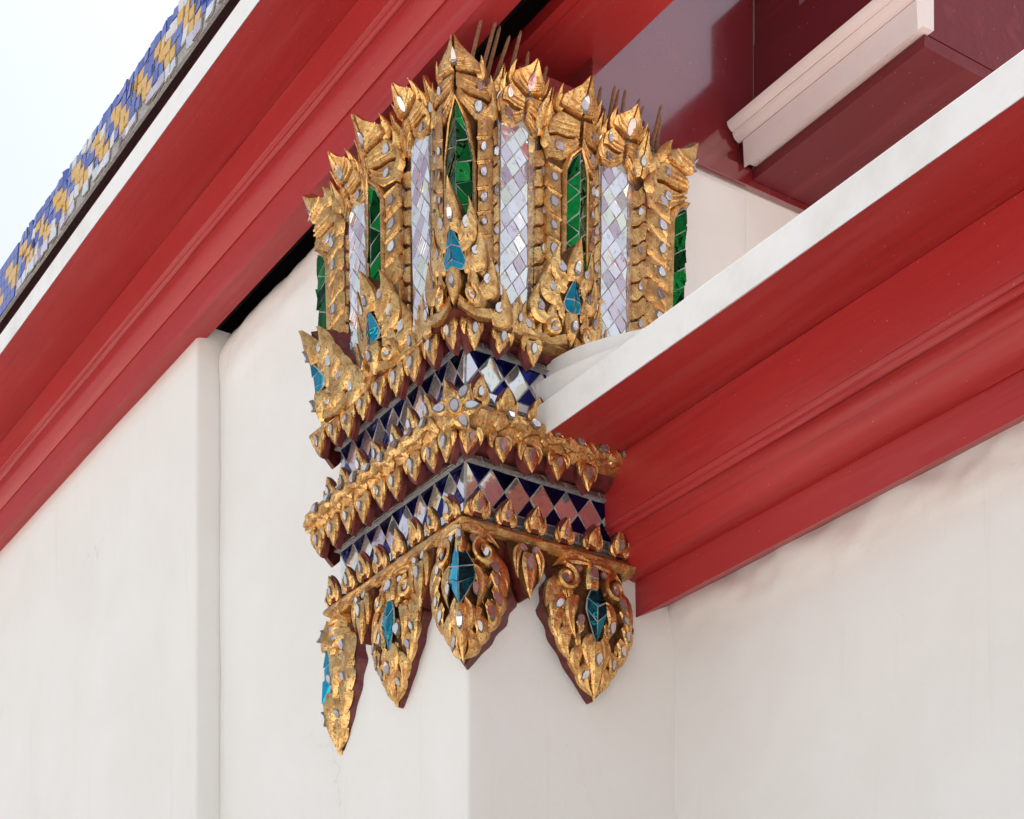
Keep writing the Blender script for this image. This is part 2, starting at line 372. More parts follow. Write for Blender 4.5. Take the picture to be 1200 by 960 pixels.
# purlin over the pilaster, and glossy beam on the side wall
pu = thing('purlin', 'bright red square roof purlin crossing above the capital with a moulded edge', 'beam', (0, 0.35, EYE + 3.6))
extrude_x('beam', [(0.262, 3.604), (0.475, 3.602), (0.475, 3.70), (0.262, 3.66)], -0.35, 0.5, 'red_paint', pu, 40, 0.002)
extrude_x('edge_moulding', [(0.226, 3.600), (0.258, 3.600), (0.264, 3.612), (0.264, 3.655), (0.226, 3.64)], -0.35, 0.5, 'red_paint', pu, 40, 0.002)
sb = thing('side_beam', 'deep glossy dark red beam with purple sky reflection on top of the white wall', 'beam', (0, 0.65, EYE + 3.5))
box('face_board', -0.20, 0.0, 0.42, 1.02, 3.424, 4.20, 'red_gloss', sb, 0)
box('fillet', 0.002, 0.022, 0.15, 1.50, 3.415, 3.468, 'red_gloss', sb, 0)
bb = thing('back_beam', 'recessed red beam, shade painted into its colour, behind the pale rose moulding', 'beam', (.4, 1.2, EYE + 3.5))
box('face_board', 0.003, 0.72, 1.02, 1.45, 3.472, 3.86, 'red_paint_shaded', bb, 0)
box('upper_board', 0.003, 0.20, 1.024, 1.40, 3.86, 4.04, 'red_paint_shaded', bb, 0)
box('soffit_board', 0.024, 0.72, 1.0, 1.60, 3.435, 3.468, 'red_paint_shaded', bb, 0)
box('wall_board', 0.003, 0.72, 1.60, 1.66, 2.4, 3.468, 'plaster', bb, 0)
wm = thing('rose_moulding', 'pale rose white triple stepped moulding along the shaded red beam', 'moulding', (.4, 0.96, EYE + 3.5))
def yz(y, k): return (y, k * (y + 2.664))
extrude_x('step', [yz(0.975, .9530), yz(0.955, .9535), yz(0.950, .9770), (1.015, 3.56), (1.015, 3.472)], 0.035, 0.74, 'rose_white', wm, 30, 0.002)
extrude_x('step', arc(*yz(0.950, .9775), *yz(0.925, .9905), 0.004, 4) + [(1.015, 3.585), (1.015, 3.565)], 0.015, 0.74, 'rose_white', wm, 30, 0.002, False)
extrude_x('step', arc(*yz(0.920, .9915), *yz(0.900, 1.0035), 0.004, 4) + [(1.015, 3.60), (1.015, 3.588)], 0.02, 0.74, 'rose_white', wm, 30, 0.002, False)

# ------------------------------------------------------------------ capital: mapping from ornament plane to space
# ornament plane (c across, z up, h outwards); faces: front = F1 (normal -y), side = F2 (normal +x), corners fold round the arris
class Frame:
    def __init__(s, kind, o=0.0, hb=None): s.kind = kind; s.o = o; s.hb = hb or (lambda c, z: 0.0)
    def at(s, c, z, h):
        h = h + s.hb(c, z); k = s.kind
        if k == 'F1': x, y = s.o + c, -h
        elif k == 'F2': x, y = h, s.o + c
        elif k == 'F3': x, y = -LA - h, s.o - c
        elif k == 'C':
            x, y = (h + c, -h) if c < 0 else (h, -h + c)
        elif k == 'L':
            x, y = (-LA + s.o - h + c, -h) if c > 0 else (-LA + s.o - h, -h - c)
        elif k == 'D': x, y = (h + c) * .70711, (c - h) * .70711
        elif k == 'R':
            x, y = (h, LB + h + c) if c < 0 else (h - c, LB + h)
        return (x, y, z + EYE)
def sub(fr, hb): return Frame(fr.kind, fr.o, hb)
def visible(fr, c): return not ((fr.kind == 'L' and c < -0.035) or (fr.kind == 'R' and c > 0.05))

def flame(fr, pts, w, H, h0=0.0, curl=0.0, n=8, prof=None, base=0.4, mb=None, name='flame_leaf', parent=None, mat='gold', flip=0, mi=0):
    """leaf along a quadratic spine; ridged, with rounded shoulders and a lifted tip"""
    (ax, az), (bx, bz), (cx, cz) = pts
    v = []; f = []; K = 7
    for i in range(n + 1):
        t = i / n
        x = (1 - t) ** 2 * ax + 2 * t * (1 - t) * bx + t * t * cx; z = (1 - t) ** 2 * az + 2 * t * (1 - t) * bz + t * t * cz
        dx = 2 * (1 - t) * (bx - ax) + 2 * t * (cx - bx); dz = 2 * (1 - t) * (bz - az) + 2 * t * (cz - bz)
        L = math.hypot(dx, dz) or 1; nx, nz = -dz / L, dx / L
        ww = w * (base + (1 - base) * math.sin(min(1, t / 0.38) * math.pi / 2)) * (1 - max(0, (t - 0.30) / 0.70) ** 1.55) + 0.0006
        hh = H * (0.75 + 0.35 * math.sin(math.pi * min(1, t * 1.1))) * (1 - 0.55 * t ** 3); cu = h0 + curl * t * t
        for q, (k, e) in enumerate(((-1, -0.5), (-0.95, 0.60), (-0.55, 0.98), (0, 0.80), (0.5, 1.0), (0.95, 0.60), (1, -0.5))):
            v.append(fr.at(x + nx * ww * k, z + nz * ww * k, cu + hh * e))
    for i in range(n):
        for q in range(K - 1): a = i * K + q; f.append((a, a + 1, a + K + 1, a + K))
    f.append(tuple(range(K))); f.append(tuple(n * K + q for q in reversed(range(K))))
    if mb is not None: mb.add(v, f, mi); return None
    return build(name, v, f, mat, parent, True)
def plate(fr, poly, H, h0=0.0, name='scale_leaf', parent=None, mat='gold', mb=None, bev=0.72, tilt=0.0, mi=0):
    """flat-faced carved plate with rounded edges"""
    n = len(poly); cx = sum(p[0] for p in poly) / n; cz = sum(p[1] for p in poly) / n
    v = []; f = []
    ta = rnd(0, 6.28)
    for k, (s, e) in enumerate(((1.0, -0.6), (0.975, 0.60), (0.90, 0.95), (0.5, 1.03))):
        for (x, z) in poly:
            px, pz = cx + (x - cx) * s, cz + (z - cz) * s
            v.append(fr.at(px, pz, h0 + H * e + (tilt * ((px - cx) * math.cos(ta) + (pz - cz) * math.sin(ta)) if k else 0)))
    v.append(fr.at(cx, cz, h0 + H))
    for k in range(3):
        for i in range(n): j = (i + 1) % n; f.append((k * n + i, k * n + j, (k + 1) * n + j, (k + 1) * n + i))
    for i in range(n): f.append((3 * n + i, 3 * n + (i + 1) % n, 4 * n))
    if mb is not None: mb.add(v, f, mi); return None
    return build(name, v, f, mat, parent, True)
def gem(fr, c, z, h, r, parent, ang=0.0, drop=0.45, mat='gem_mirror', asp=0.75):
    """small mirror chip set in a grey mastic rim"""
    n = 10; v = []; f = []; fm = []
    ta, tt = rnd(0, 6.28), rnd(0.0, 0.25)
    ca, sa = math.cos(ang), math.sin(ang)
    def ring(s, hh, tilt):
        for i in range(n):
            a = 2 * math.pi * i / n
            rr = r * s * jit[i] * (1 + drop * max(0, math.cos(a)) ** 6)
            x, y = rr * math.sin(a) * asp, rr * math.cos(a)
            X, Y = x * ca + y * sa, -x * sa + y * ca
            v.append(fr.at(c + X, z + Y, h + hh + (tt * (X * math.cos(ta) + Y * math.sin(ta)) if tilt else 0)))
    r *= 1.12
    jit = [rnd(.88, 1.12) for _ in range(n)]
    ring(1.24, -0.004, False); ring(1.14, 0.0030, False); ring(1.0, 0.0030, True); ring(0.98, 0.0042, True)
    for k in range(3):
        for i in range(n): j = (i + 1) % n; f.append((k * n + i, k * n + j, (k + 1) * n + j, (k + 1) * n + i)); fm.append(0 if k < 2 else 1)
    f.append(tuple(3 * n + i for i in range(n))); fm.append(1)
    return build('mirror_gem', v, f, ['mastic', mat], parent, False, fm)
def clip_poly(poly, reg):
    """convex clip (reg counter-clockwise)"""
    out = poly
    for i in range(len(reg)):
        a, b = reg[i], reg[(i + 1) % len(reg)]; inp = out; out = []
        if not inp: return []
        def side(p): return (b[0] - a[0]) * (p[1] - a[1]) - (b[1] - a[1]) * (p[0] - a[0])
        for k in range(len(inp)):
            p, q = inp[k], inp[(k + 1) % len(inp)]; sp, sq = side(p), side(q)
            if sp >= 0: out.append(p)
            if (sp >= 0) != (sq >= 0):
                t = sp / (sp - sq); out.append((p[0] + (q[0] - p[0]) * t, p[1] + (q[1] - p[1]) * t))
    return out
def area(poly):
    return 0.5 * abs(sum(poly[i][0] * poly[(i + 1) % len(poly)][1] - poly[(i + 1) % len(poly)][0] * poly[i][1] for i in range(len(poly))))
def tile(fr, poly, h, parent, mat, th=0.003, gap=0.0016, tilt=0.10, name='glass_tile'):
    q = []
    for p in poly:
        if not q or math.hypot(p[0] - q[-1][0], p[1] - q[-1][1]) > 0.001: q.append(p)
    if len(q) > 2 and math.hypot(q[0][0] - q[-1][0], q[0][1] - q[-1][1]) < 0.001: q.pop()
    if len(q) < 3 or area(q) < 0.00006: return None
    n = len(q); cx = sum(p[0] for p in q) / n; cz = sum(p[1] for p in q) / n
    ta, tt = rnd(0, 6.28), rnd(0.2, 1) * tilt
    v = []
    def shrink(p):
        d = math.hypot(p[0] - cx, p[1] - cz); s = max(0.3, 1 - gap * 1.4 / max(d, 1e-5)); return (cx + (p[0] - cx) * s, cz + (p[1] - cz) * s)
    if random.random() < .15: tt *= 2.2
    for lay in range(4):
        for p in q:
            x, z = p if lay < 2 else shrink(p)
            v.append(fr.at(x, z, h + (-.003, .0012, .0012, th)[lay] + (tt * ((x - cx) * math.cos(ta) + (z - cz) * math.sin(ta)) if lay == 3 else 0)))
    f = []; fm = []
    for lay in range(3):
        for i in range(n): j = (i + 1) % n; f.append((lay * n + i, lay * n + j, lay * n + n + j, lay * n + n + i)); fm.append(0 if lay < 2 else 1)
    f.append(tuple(3 * n + i for i in range(n))); fm.append(1)
    return build(name, v, f, ['grout', mat], parent, False, fm)
def diamonds(x0, x1, z0, z1, dx, dz, ox=0.0):
    out = []; j = 0; z = z0 - dz
    while z < z1 + dz:
        x = x0 - dx + (dx / 2 if j % 2 else 0) + ox
        while x < x1 + dx:
            out.append([(x - dx / 2, z), (x, z - dz / 2), (x + dx / 2, z), (x, z + dz / 2)]); x += dx
        z += dz / 2; j += 1
    return out
def slab(fr, wf, z0, z1, rows, depth, name, parent, mat, cols=6, h0=0.0, taper=1.0, mats=None, rel=None):
    """solid board whose half-width varies with height: wf(t) -> (left, right); sides run back to the wall"""
    v = []; f = []; fm = []; K = cols + 1
    cuts = [k / cols for k in range(cols + 1)]
    for lay in (0, 1):
        for i in range(rows + 1):
            t = i / rows; l, r = wf(t); z = z0 + (z1 - z0) * t
            for s in cuts:
                c = -l + (l + r) * s
                if lay == 0: v.append(fr.at(c, z, h0))
                else:
                    hb = fr.hb(c, z); v.append(fr.at(c * taper, z, h0 - rel if rel else min(h0 + 0.0, -hb + depth)))
    M = (rows + 1) * K
    for i in range(rows):
        for s in range(cols):
            a = i * K + s; f.append((a, a + 1, a + K + 1, a + K)); fm.append(0)
    for i in range(rows):
        for s in (0, cols):
            a = i * K + s; f.append((a, a + K, a + K + M, a + M)); fm.append(1)
    for s in range(cols):
        for i in (0, rows): a = i * K + s; f.append((a, a + 1, a + 1 + M, a + M)); fm.append(1)
    return build(name, v, f, mats or [mat, mat], parent, False, fm)

CAP = thing('lotus_capital', 'gilded lotus capital inlaid with green glass, blue mosaic and mirror chips on the white pilaster', 'capital', (-LA / 2, 0.3, EYE + 1.75))

# ------------------------------------------------------------------ swept rings (mitred round the arrises)
def ring(name, prof, mat, parent, y_end, seg=0.05, wob=0.0, smooth=True, back=0.085, closed_h=-0.02):
    """prof = [(h,z)...] from bottom to top; runs recess > left corner > front > near corner > side up to y_end"""
    st = []
    st += [('L', -0.0 - (back - k * 0.03)) for k in range(3)] if False else []
    def pos(kind, a, h):
        if kind == 'F3': return (-LA - h, a)
        if kind == 'cL': return (-LA - h, -h)
        if kind == 'F1': return (a, -h)
        if kind == 'cC': return (h, -h)
        if kind == 'F2': return (h, a)
    st = [('F3', 0.085), ('cL', 0)]
    n1 = int(LA / seg)
    st += [('F1', -LA + LA * k / n1) for k in range(0, n1 + 1)]
    st += [('cC', 0)]
    n2 = int(y_end / seg); st += [('F2', y_end * k / n2) for k in range(0, n2 + 1)]
    pr = prof + [(closed_h, prof[-1][1]), (closed_h, prof[0][1])]
    K = len(pr); v = []; f = []
    for i, (kd, a) in enumerate(st):
        for j, (h, z) in enumerate(pr):
            hh = h; zz = z
            if wob and j < len(prof):
                hh += wob * noise.noise((i * 0.9, j * 1.3, z * 9)); zz += wob * 0.7 * noise.noise((i * 0.7, j * 2.3, z * 5 + 9))
            x, y = pos(kd, a, hh); v.append((x, y, zz + EYE))
    for i in range(len(st) - 1):
        for j in range(K): k = (j + 1) % K; f.append((i * K + j, i * K + k, (i + 1) * K + k, (i + 1) * K + j))
    f.append(tuple(range(K))); f.append(tuple((len(st) - 1) * K + j for j in range(K)))
    ob = build(name, v, f, mat, parent, False)
    return ob
def bulge(h0, z0, h1, z1, b, n=6):
    o = []
    for i in range(n + 1):
        t = i / n; o.append((h0 + (h1 - h0) * t + b * math.sin(math.pi * t), z0 + (z1 - z0) * t))
    return o

def mosaic_band(z0, z1, h, y_end, pitch):
    b = ring('mosaic_band', [(h, z0 - 0.03), (h, z1 + 0.004)], 'grout', CAP, y_end, 0.1)
    H = z1 - z0; zm = (z0 + z1) / 2
    for kind, c0, c1, reg0, reg1 in (('F1', -LA - h, h, -LA - h, h), ('F2', -h, y_end, -h, y_end)):
        fr = Frame(kind, 0.0, lambda c, z: h)
        reg = [(reg0 + .002, z0), (reg1 - .002, z0), (reg1 - .002, z1), (reg0 + .002, z1)]
        n = round((c1 - c0) / pitch)
        pw = (c1 - c0) / n if kind == 'F1' else pitch
        for i in range(0, n + 2):
            x = (c1 - pw * i) if kind == 'F1' else (c0 + pw * i)
            jx, jz = rnd(-.003, .003), rnd(-.003, .003)
            d = [(x - pw / 2 + jx, zm + jz), (x, z0), (x + pw / 2 + jx, zm + jz), (x, z1)]
            p = clip_poly(d, reg)
            if p: tile(fr, p, 0.0, b, 'mirror', 0.003, 0.0022, 0.10, 'mirror_tile')
            xm = x + (-pw / 2 if kind == 'F1' else pw / 2)
            for tri in ([(xm - pw / 2, z1), (xm, zm), (xm + pw / 2, z1)], [(xm - pw / 2, z0), (xm + pw / 2, z0), (xm, zm)]):
                p = clip_poly(tri if tri[1][1] == z0 else tri, reg)
                if p: tile(fr, p, 0.0, b, 'cobalt_glass', 0.003, 0.0020, 0.06, 'cobalt_tile')
        # row of plain mirror chips under the diamonds
        k = 0; x = reg0
        while x < reg1:
            w = rnd(.045, .06); p = clip_poly([(x, z0 - .026), (x + w, z0 - .026), (x + w, z0 - .002), (x, z0 - .002)], [(reg0 + .002, z0 - 1), (reg1 - .002, z0 - 1), (reg1 - .002, z0), (reg0 + .002, z0)])
            if p: tile(fr, p, 0.0, b, 'mirror', 0.003, 0.0016, 0.08, 'mirror_tile')
            x += w
    return b
mosaic_band(2.222, 2.328, 0.018, 0.50, 0.083)
mosaic_band(2.535, 2.637, 0.018, 0.30, 0.083)
def fillet_chips(z0, z1, h, y_end):
    b = ring('mirror_fillet', [(h, z0), (h - .012, z1)], 'grout', CAP, y_end, 0.1)
    for kind, a, e in (('F1', -LA - h, h), ('F2', -h, y_end)):
        fr = Frame(kind, 0.0, lambda c, z: h - .012 * (z - z0) / (z1 - z0)); x = a + .004
        while x < e - .01:
            w = min(rnd(.05, .075), e - .003 - x); tile(fr, [(x, z0), (x + w, z0), (x + w, z1), (x, z1)], 0, b, 'mirror', .003, .0018, .05, 'mirror_tile'); x += w
fillet_chips(2.331, 2.352, 0.034, 0.50)
fillet_chips(2.640, 2.660, 0.034, 0.30)
# red lacquer coves behind the hanging leaves
ring('red_cove', [(0.040, 2.355), (0.062, 2.368), (0.078, 2.392)], 'lacquer', CAP, 0.50, 0.05, 0.002)
ring('red_cove', [(0.040, 2.662), (0.055, 2.672), (0.066, 2.685)], 'lacquer', CAP, 0.32, 0.05, 0.002)
# gilded rings
low_ring = ring('gilded_rim', bulge(0.040, 2.130, 0.036, 2.172, 0.022, 6), 'band_gold', CAP, 0.53, 0.03, 0.004)
mid_ring = ring('gilded_torus', bulge(0.074, 2.380, 0.062, 2.472, 0.034, 8), 'band_gold', CAP, 0.50, 0.03, 0.004)
up_ring = ring('gilded_rim', bulge(0.066, 2.672, 0.070, 2.700, 0.022, 6), 'band_gold', CAP, 0.36, 0.03, 0.004)
ring('petal_bed', [(0.030, 2.700), (0.028, 3.33)], 'lacquer', CAP, 0.60, 0.05, 0.002)
ring('mortar_ledge', bulge(0.028, 3.330, 0.02, 3.395, 0.022, 5), 'mortar', CAP, 0.62, 0.03, 0.012)

# ------------------------------------------------------------------ small leaves in rows
def small_leaf(fr, c, zb, hgt, w, up, h0, lean, name, chip=True):
    """row leaf: red carved back, gilded three-lobed face, one mirror chip; up=+1 stands, up=-1 hangs"""
    s = up; j = rnd(-.008, .008); hgt *= rnd(.86, 1.10); w *= rnd(.88, 1.08); chip = random.random() < .93
    hb = lambda cc, z: h0 + lean * abs(z - zb) / hgt
    f2 = sub(fr, hb)
    def wf(t):
        k = math.sin(min(1, (t + .25) / .5) * math.pi / 2) * (1 - max(0, (t - .38) / .62) ** 1.9); return (w * k + .001, w * k + .001)
    f3 = Frame(fr.kind, fr.o + c, hb)
    back = slab(f3, wf, zb, zb + s * hgt, 7, 0, name, CAP, 'lacquer', 4, rel=.016 if s < 0 else .010)
    mb = MB()
    flame(f3, [(0, zb + s * .1 * hgt), (j, zb + s * .5 * hgt), (j * 1.5, zb + s * .94 * hgt)], w * .74, .010, .001, .006, 8, mb=mb, base=.75)
    for q in (-1, 1):
        flame(f3, [(q * w * .45, zb + s * .02 * hgt), (q * w * rnd(1.0, 1.25), zb + s * .15 * hgt), (q * w * rnd(.72, .95), zb + s * rnd(.44, .62) * hgt)], w * .38, .009, .000, .004, 6, mb=mb, base=.7)
    mb.build('gilded_face', 'gold', back, True)
    if chip: gem(f3, j * .5, zb + s * .34 * hgt, .0125, w * rnd(.27, .36), back, 0 if s > 0 else math.pi, .5)
    return back
def row(zb, hgt, w, up, h0, lean, name, pitch, y_end, off=0.0):
    for kind, a, e in (('F1', -LA - h0, h0), ('F2', -h0, y_end)):
        L = e - a if kind == 'F1' else (LA + 2 * h0)
        n = max(1, round((L) / pitch)); pw = L / n
        for i in range(n):
            c = (e - pw * (i + .5)) if kind == 'F1' else a + pw * (i + .5)
            if kind == 'F2' and c > y_end: continue
            small_leaf(Frame(kind), c + rnd(-.006, .006), zb + rnd(-.003, .003), hgt, w, up, h0, lean, name)
    # left return
    small_leaf(Frame('F3', 0), -0.02, zb, hgt, w, up, h0, lean, name)
row(2.172, 0.074, 0.031, 1, 0.046, 0.014, 'upright_leaf', 0.098, 0.50)
row(2.388, 0.084, 0.033, -1, 0.086, -0.012, 'hanging_leaf', 0.091, 0.42)
row(2.470, 0.072, 0.031, 1, 0.056, 0.014, 'upright_leaf', 0.098, 0.20)
row(2.682, 0.084, 0.033, -1, 0.082, -0.012, 'hanging_leaf', 0.091, 0.22)

# ------------------------------------------------------------------ carved flames on the middle torus
def torus_ornament():
    hb = lambda c, z: 0.068 + 0.034 * math.sin(math.pi * min(1, max(0, (z - 2.380) / 0.092))) + .002
    for kind, c0, c1, dr in (('F1', -LA + .02, .02, -1), ('F2', 0.0, 0.42, 1)):
        fr = Frame(kind, 0, hb); x = 0.03 if kind == 'F2' else 0.0
        step = .078
        while (x < c1 if dr > 0 else x > c0):
            for lane, (z, zz) in enumerate(((2.396, 2.444), (2.462, 2.410), (2.428, 2.430))):
                o = x + dr * (step * (.5 if lane == 1 else .25 if lane == 2 else 0))
                b = rnd(-.004, .004)
                flame(fr, [(o, z + b), (o + dr * .03, z + (zz - z) * 1.1), (o + dr * .092, zz + b)], rnd(.017, .022), .012, 0, .006, 7, parent=mid_ring, base=.5)
            gem(fr, x + dr * .035, 2.432 + rnd(-.008, .008), .018, rnd(.010, .013), mid_ring, rnd(0, 6), .2)
            x += dr * step * rnd(.95, 1.05)
    # rosette on the near arris
    fc = Frame('D', 0, lambda c, z: .128)
    for a in range(0, 360, 60):
        A = math.radians(a + 30); r0, r1 = .014, .070
        p = [(r0 * math.sin(A), 2.418 + r0 * math.cos(A)), (r1 * .5 * math.sin(A + .12), 2.418 + r1 * .5 * math.cos(A + .12)), (r1 * math.sin(A), 2.418 + r1 * math.cos(A))]
        flame(fc, p, .025, .018, 0, .004, 8, parent=mid_ring, base=.5, name='rosette_petal')
        if a % 120 == 0 or a == 60: gem(fc, .042 * math.sin(A), 2.418 + .042 * math.cos(A), .0185, .012, mid_ring, A, .5)
    plate(fc, [(.024 * math.cos(q * .7854), 2.418 + .024 * math.sin(q * .7854)) for q in range(8)], .020, .004, 'rosette_boss', mid_ring)
    gem(fc, .0, 2.418, .025, .014, mid_ring, 0, .1)
    fl = Frame('L', 0, lambda c, z: .090)
    for a in range(60, 121, 60):
        A = math.radians(a)
        flame(fl, [(.012 * math.sin(A), 2.42 + .012 * math.cos(A)), (.03 * math.sin(A), 2.42 + .03 * math.cos(A)), (.058 * math.sin(A), 2.42 + .058 * math.cos(A))], .02, .014, 0, .004, 6, parent=mid_ring, name='rosette_petal')
torus_ornament()

# ------------------------------------------------------------------ tall petals
ZB = 2.695
def crown(fr, w, zs, zt, parent, gap=.003, tipc=0.0, big=1.0):
    """broad carved plates that close the petal top and run to an outward tip, parted by dark incised lines"""
    Hh = zt - zs
    P = ([(.04, .03), (.52, -.17), (.96, -.14), (1.06, .05), (1.02, .18), (.76, .20), (.42, .15), (.04, .15)],
         [(.04, .19), (.42, .19), (.78, .24), (1.04, .22), (1.0, .42), (.74, .56), (.40, .49), (.04, .41)],
         [(.03, .46), (.38, .54), (.78, .60), (.74, .73), (.50, .80), (.22, .88), (.015, 1.00), (.015, .72)])
    for s in (-1, 1):
        if not visible(fr, s * w * .6): continue
        for q, pl_ in enumerate(P):
            j = rnd(-.012, .012)
            poly = [(s * w * x, zs + (y + j) * Hh) for x, y in pl_]
            if s < 0: poly.reverse()
            m_ = MB(); plate(fr, poly, .010 + .002 * q, .001 + .002 * q, mb=m_, tilt=.08)
            h_ = .010 + .004 * q
            e0, e1, e2 = pl_[0], pl_[2], pl_[3]
            for dd in (.07, .15):
                flame(fr, [(s * w * .10, zs + (e0[1] + dd) * Hh), (s * w * .55, zs + (pl_[1][1] + dd) * Hh), (s * w * (.92 if q < 2 else .60), zs + (e1[1] + dd + .03) * Hh)], .0030, .0045, h_, .001, 6, mb=m_, base=.9)
            m_.build('crown_scale', 'gold', parent, True)
        for (hx, hz, L) in ((.93, .02, .34), (.90, .32, .34), (.66, .58, .30)):
            flame(fr, [(s * w * (hx - .06), zs + hz * Hh), (s * w * (hx + .22), zs + (hz + .12) * Hh), (s * w * (hx + .12), zs + (hz + L) * Hh)], w * .13, .010, .002, .012, 6, parent=parent, base=.8, name='crown_hook')
        gem(fr, s * w * .66, zs + .02 * Hh, .0125, rnd(.009, .012), parent, s * .5, .45)
        if random.random() < .7: gem(fr, s * w * .72, zs + .37 * Hh, .0155, rnd(.008, .011), parent, s * .4, .45)
    gem(fr, .0, zs + .62 * Hh, .0175, rnd(.012, .015), parent, 0, .35)
def curl(z, zc=3.25, zt=3.40, a=.042):
    t = max(0, (z - zc) / (zt - zc)); return a * t * t
def front_petal(fr0, w, glass_w, zt=3.40, zg0=2.78, zg1=3.215, h0=.064, ridge=.045, pointed=0.05, folded=False, scale_pitch=.066):
    if folded: ridge_f = lambda c: -.012 * abs(c) / w
    else: ridge_f = lambda c: -ridge * abs(c) / w
    hb = lambda c, z: h0 + ridge + .012 * (z - ZB) / .7 + ridge_f(c) + curl(z)
    if folded: hb = lambda c, z: h0 + .012 + .012 * (z - ZB) / .7 + ridge_f(c) + curl(z) * .4
    fr = sub(fr0, hb); zs = zg1 - .005
    def wf(t):
        z = ZB + (zt - .03 - ZB) * t
        k = w * (.96 + .04 * math.sin(z * 95)) if z < zs + .02 else w * max(0, 1 - (max(0, z - zs - .02) / (zt - zs - .05)) ** 2.6)
        return (k + .002, k + .002)
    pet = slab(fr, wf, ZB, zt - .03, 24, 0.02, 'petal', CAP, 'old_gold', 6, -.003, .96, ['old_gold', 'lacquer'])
    # glass panel of two leaning halves
    def gw(z): return glass_w if z < zg1 - pointed else glass_w * max(0.0, 1 - ((z - zg1 + pointed) / pointed)) ** .75
    for s in (-1, 1):
        if not visible(fr0, s * .01): continue
        reg = [(0.001, zg0), (glass_w, zg0), (glass_w, zg1 - pointed), (glass_w * .55, zg1 - pointed * .35), (.001, zg1)]
        z = zg0 - .06; pitch = rnd(.052, .058); sl = .030 * (1 if s > 0 else -1)
        while z < zg1:
            quad = [(0, z), (glass_w, z + sl), (glass_w, z + sl + pitch), (0, z + pitch)]
            parts = [quad]
            if random.random() < .55:
                parts = [[quad[0], quad[1], quad[2]], [quad[0], quad[2], quad[3]]] if random.random() < .5 else [[quad[0], quad[1], quad[3]], [quad[1], quad[2], quad[3]]]
            for q in parts:
                p = clip_poly(q, reg)
                if p:
                    p = [(x * s, y) for x, y in p]
                    if s < 0: p.reverse()
                    tile(fr, p, .004, pet, 'green_glass', .003, .0020, .13)
            z += pitch
    # gilded rim round the glass: a bead following its outline
    for s in (-1, 1):
        if not visible(fr0, s * glass_w): continue
        out = [(glass_w + .006, zg0 - .03), (glass_w + .006, (zg0 + zg1) / 2), (glass_w + .006, zg1 - pointed), (glass_w * .58 + .006, zg1 - pointed * .35 + .006), (.0005, zg1 + .012)]
        v = []; f = []; K = 5
        for i, (x, z) in enumerate(out):
            for (d, e) in ((-.006, -.003), (-.005, .009), (0, .013), (.005, .009), (.006, -.003)):
                dz = 0 if i < 3 else d * .7
                v.append(fr.at(s * (max(0, x + d)), z + dz, e))
        for i in range(len(out) - 1):
            for q in range(K - 1): a = i * K + q; f.append((a, a + 1, a + K + 1, a + K))
        build('glass_rim', v, f, 'gold', pet, True)
    # flank of overlapping scales, each running up and outwards
    wi = glass_w + .014; wo = w
    for s in (-1, 1):
        if not visible(fr0, s * (wi + wo) / 2): continue
        z = ZB + .005; k = 0
        while z < zs - .05:
            p_ = scale_pitch * rnd(.95, 1.05); lift = .030; g_ = .0022
            poly = [(wi, z + g_), (wi + (wo - wi) * .5, z + lift * .35 + g_), (wo, z + lift + g_), (wo + .002, z + lift + p_ * .55), (wo - .001, z + lift + p_ * .9 - g_), (wi + (wo - wi) * .55, z + p_ + lift * .30 - g_), (wi, z + p_ - g_)]
            poly = [(x * s, y) for x, y in poly]
            if s < 0: poly.reverse()
            m_ = MB(); plate(fr, poly, .008, .001, mb=m_, tilt=.08, mi=1)
            flame(fr, [(s * wi, z + p_ - g_ - .001), (s * (wi + (wo - wi) * .55), z + p_ + lift * .22), (s * (wo - .002), z + lift + p_ * .86)], .0042, .006, .006, .002, 6, mb=m_, base=.9)
            flame(fr, [(s * (wi + .006), z + p_ * .35), (s * (wi + (wo - wi) * .4), z + p_ * .55), (s * (wo - .008), z + lift + p_ * .5)], .0030, .004, .006, .001, 5, mb=m_, base=.9)
            m_.build('scale_leaf', ['gold', 'band_gold'], pet, True)
            if k % 2 == 0 or random.random() < .6:
                gem(fr, s * (wi + wo) / 2, z + lift * .45 + p_ * .5, .0098, rnd(.008, .0115), pet, s * rnd(.2, .6), .6, asp=.7)
            z += p_; k += 1
    crown(fr, w, zs + .012, zt, pet)
    return pet
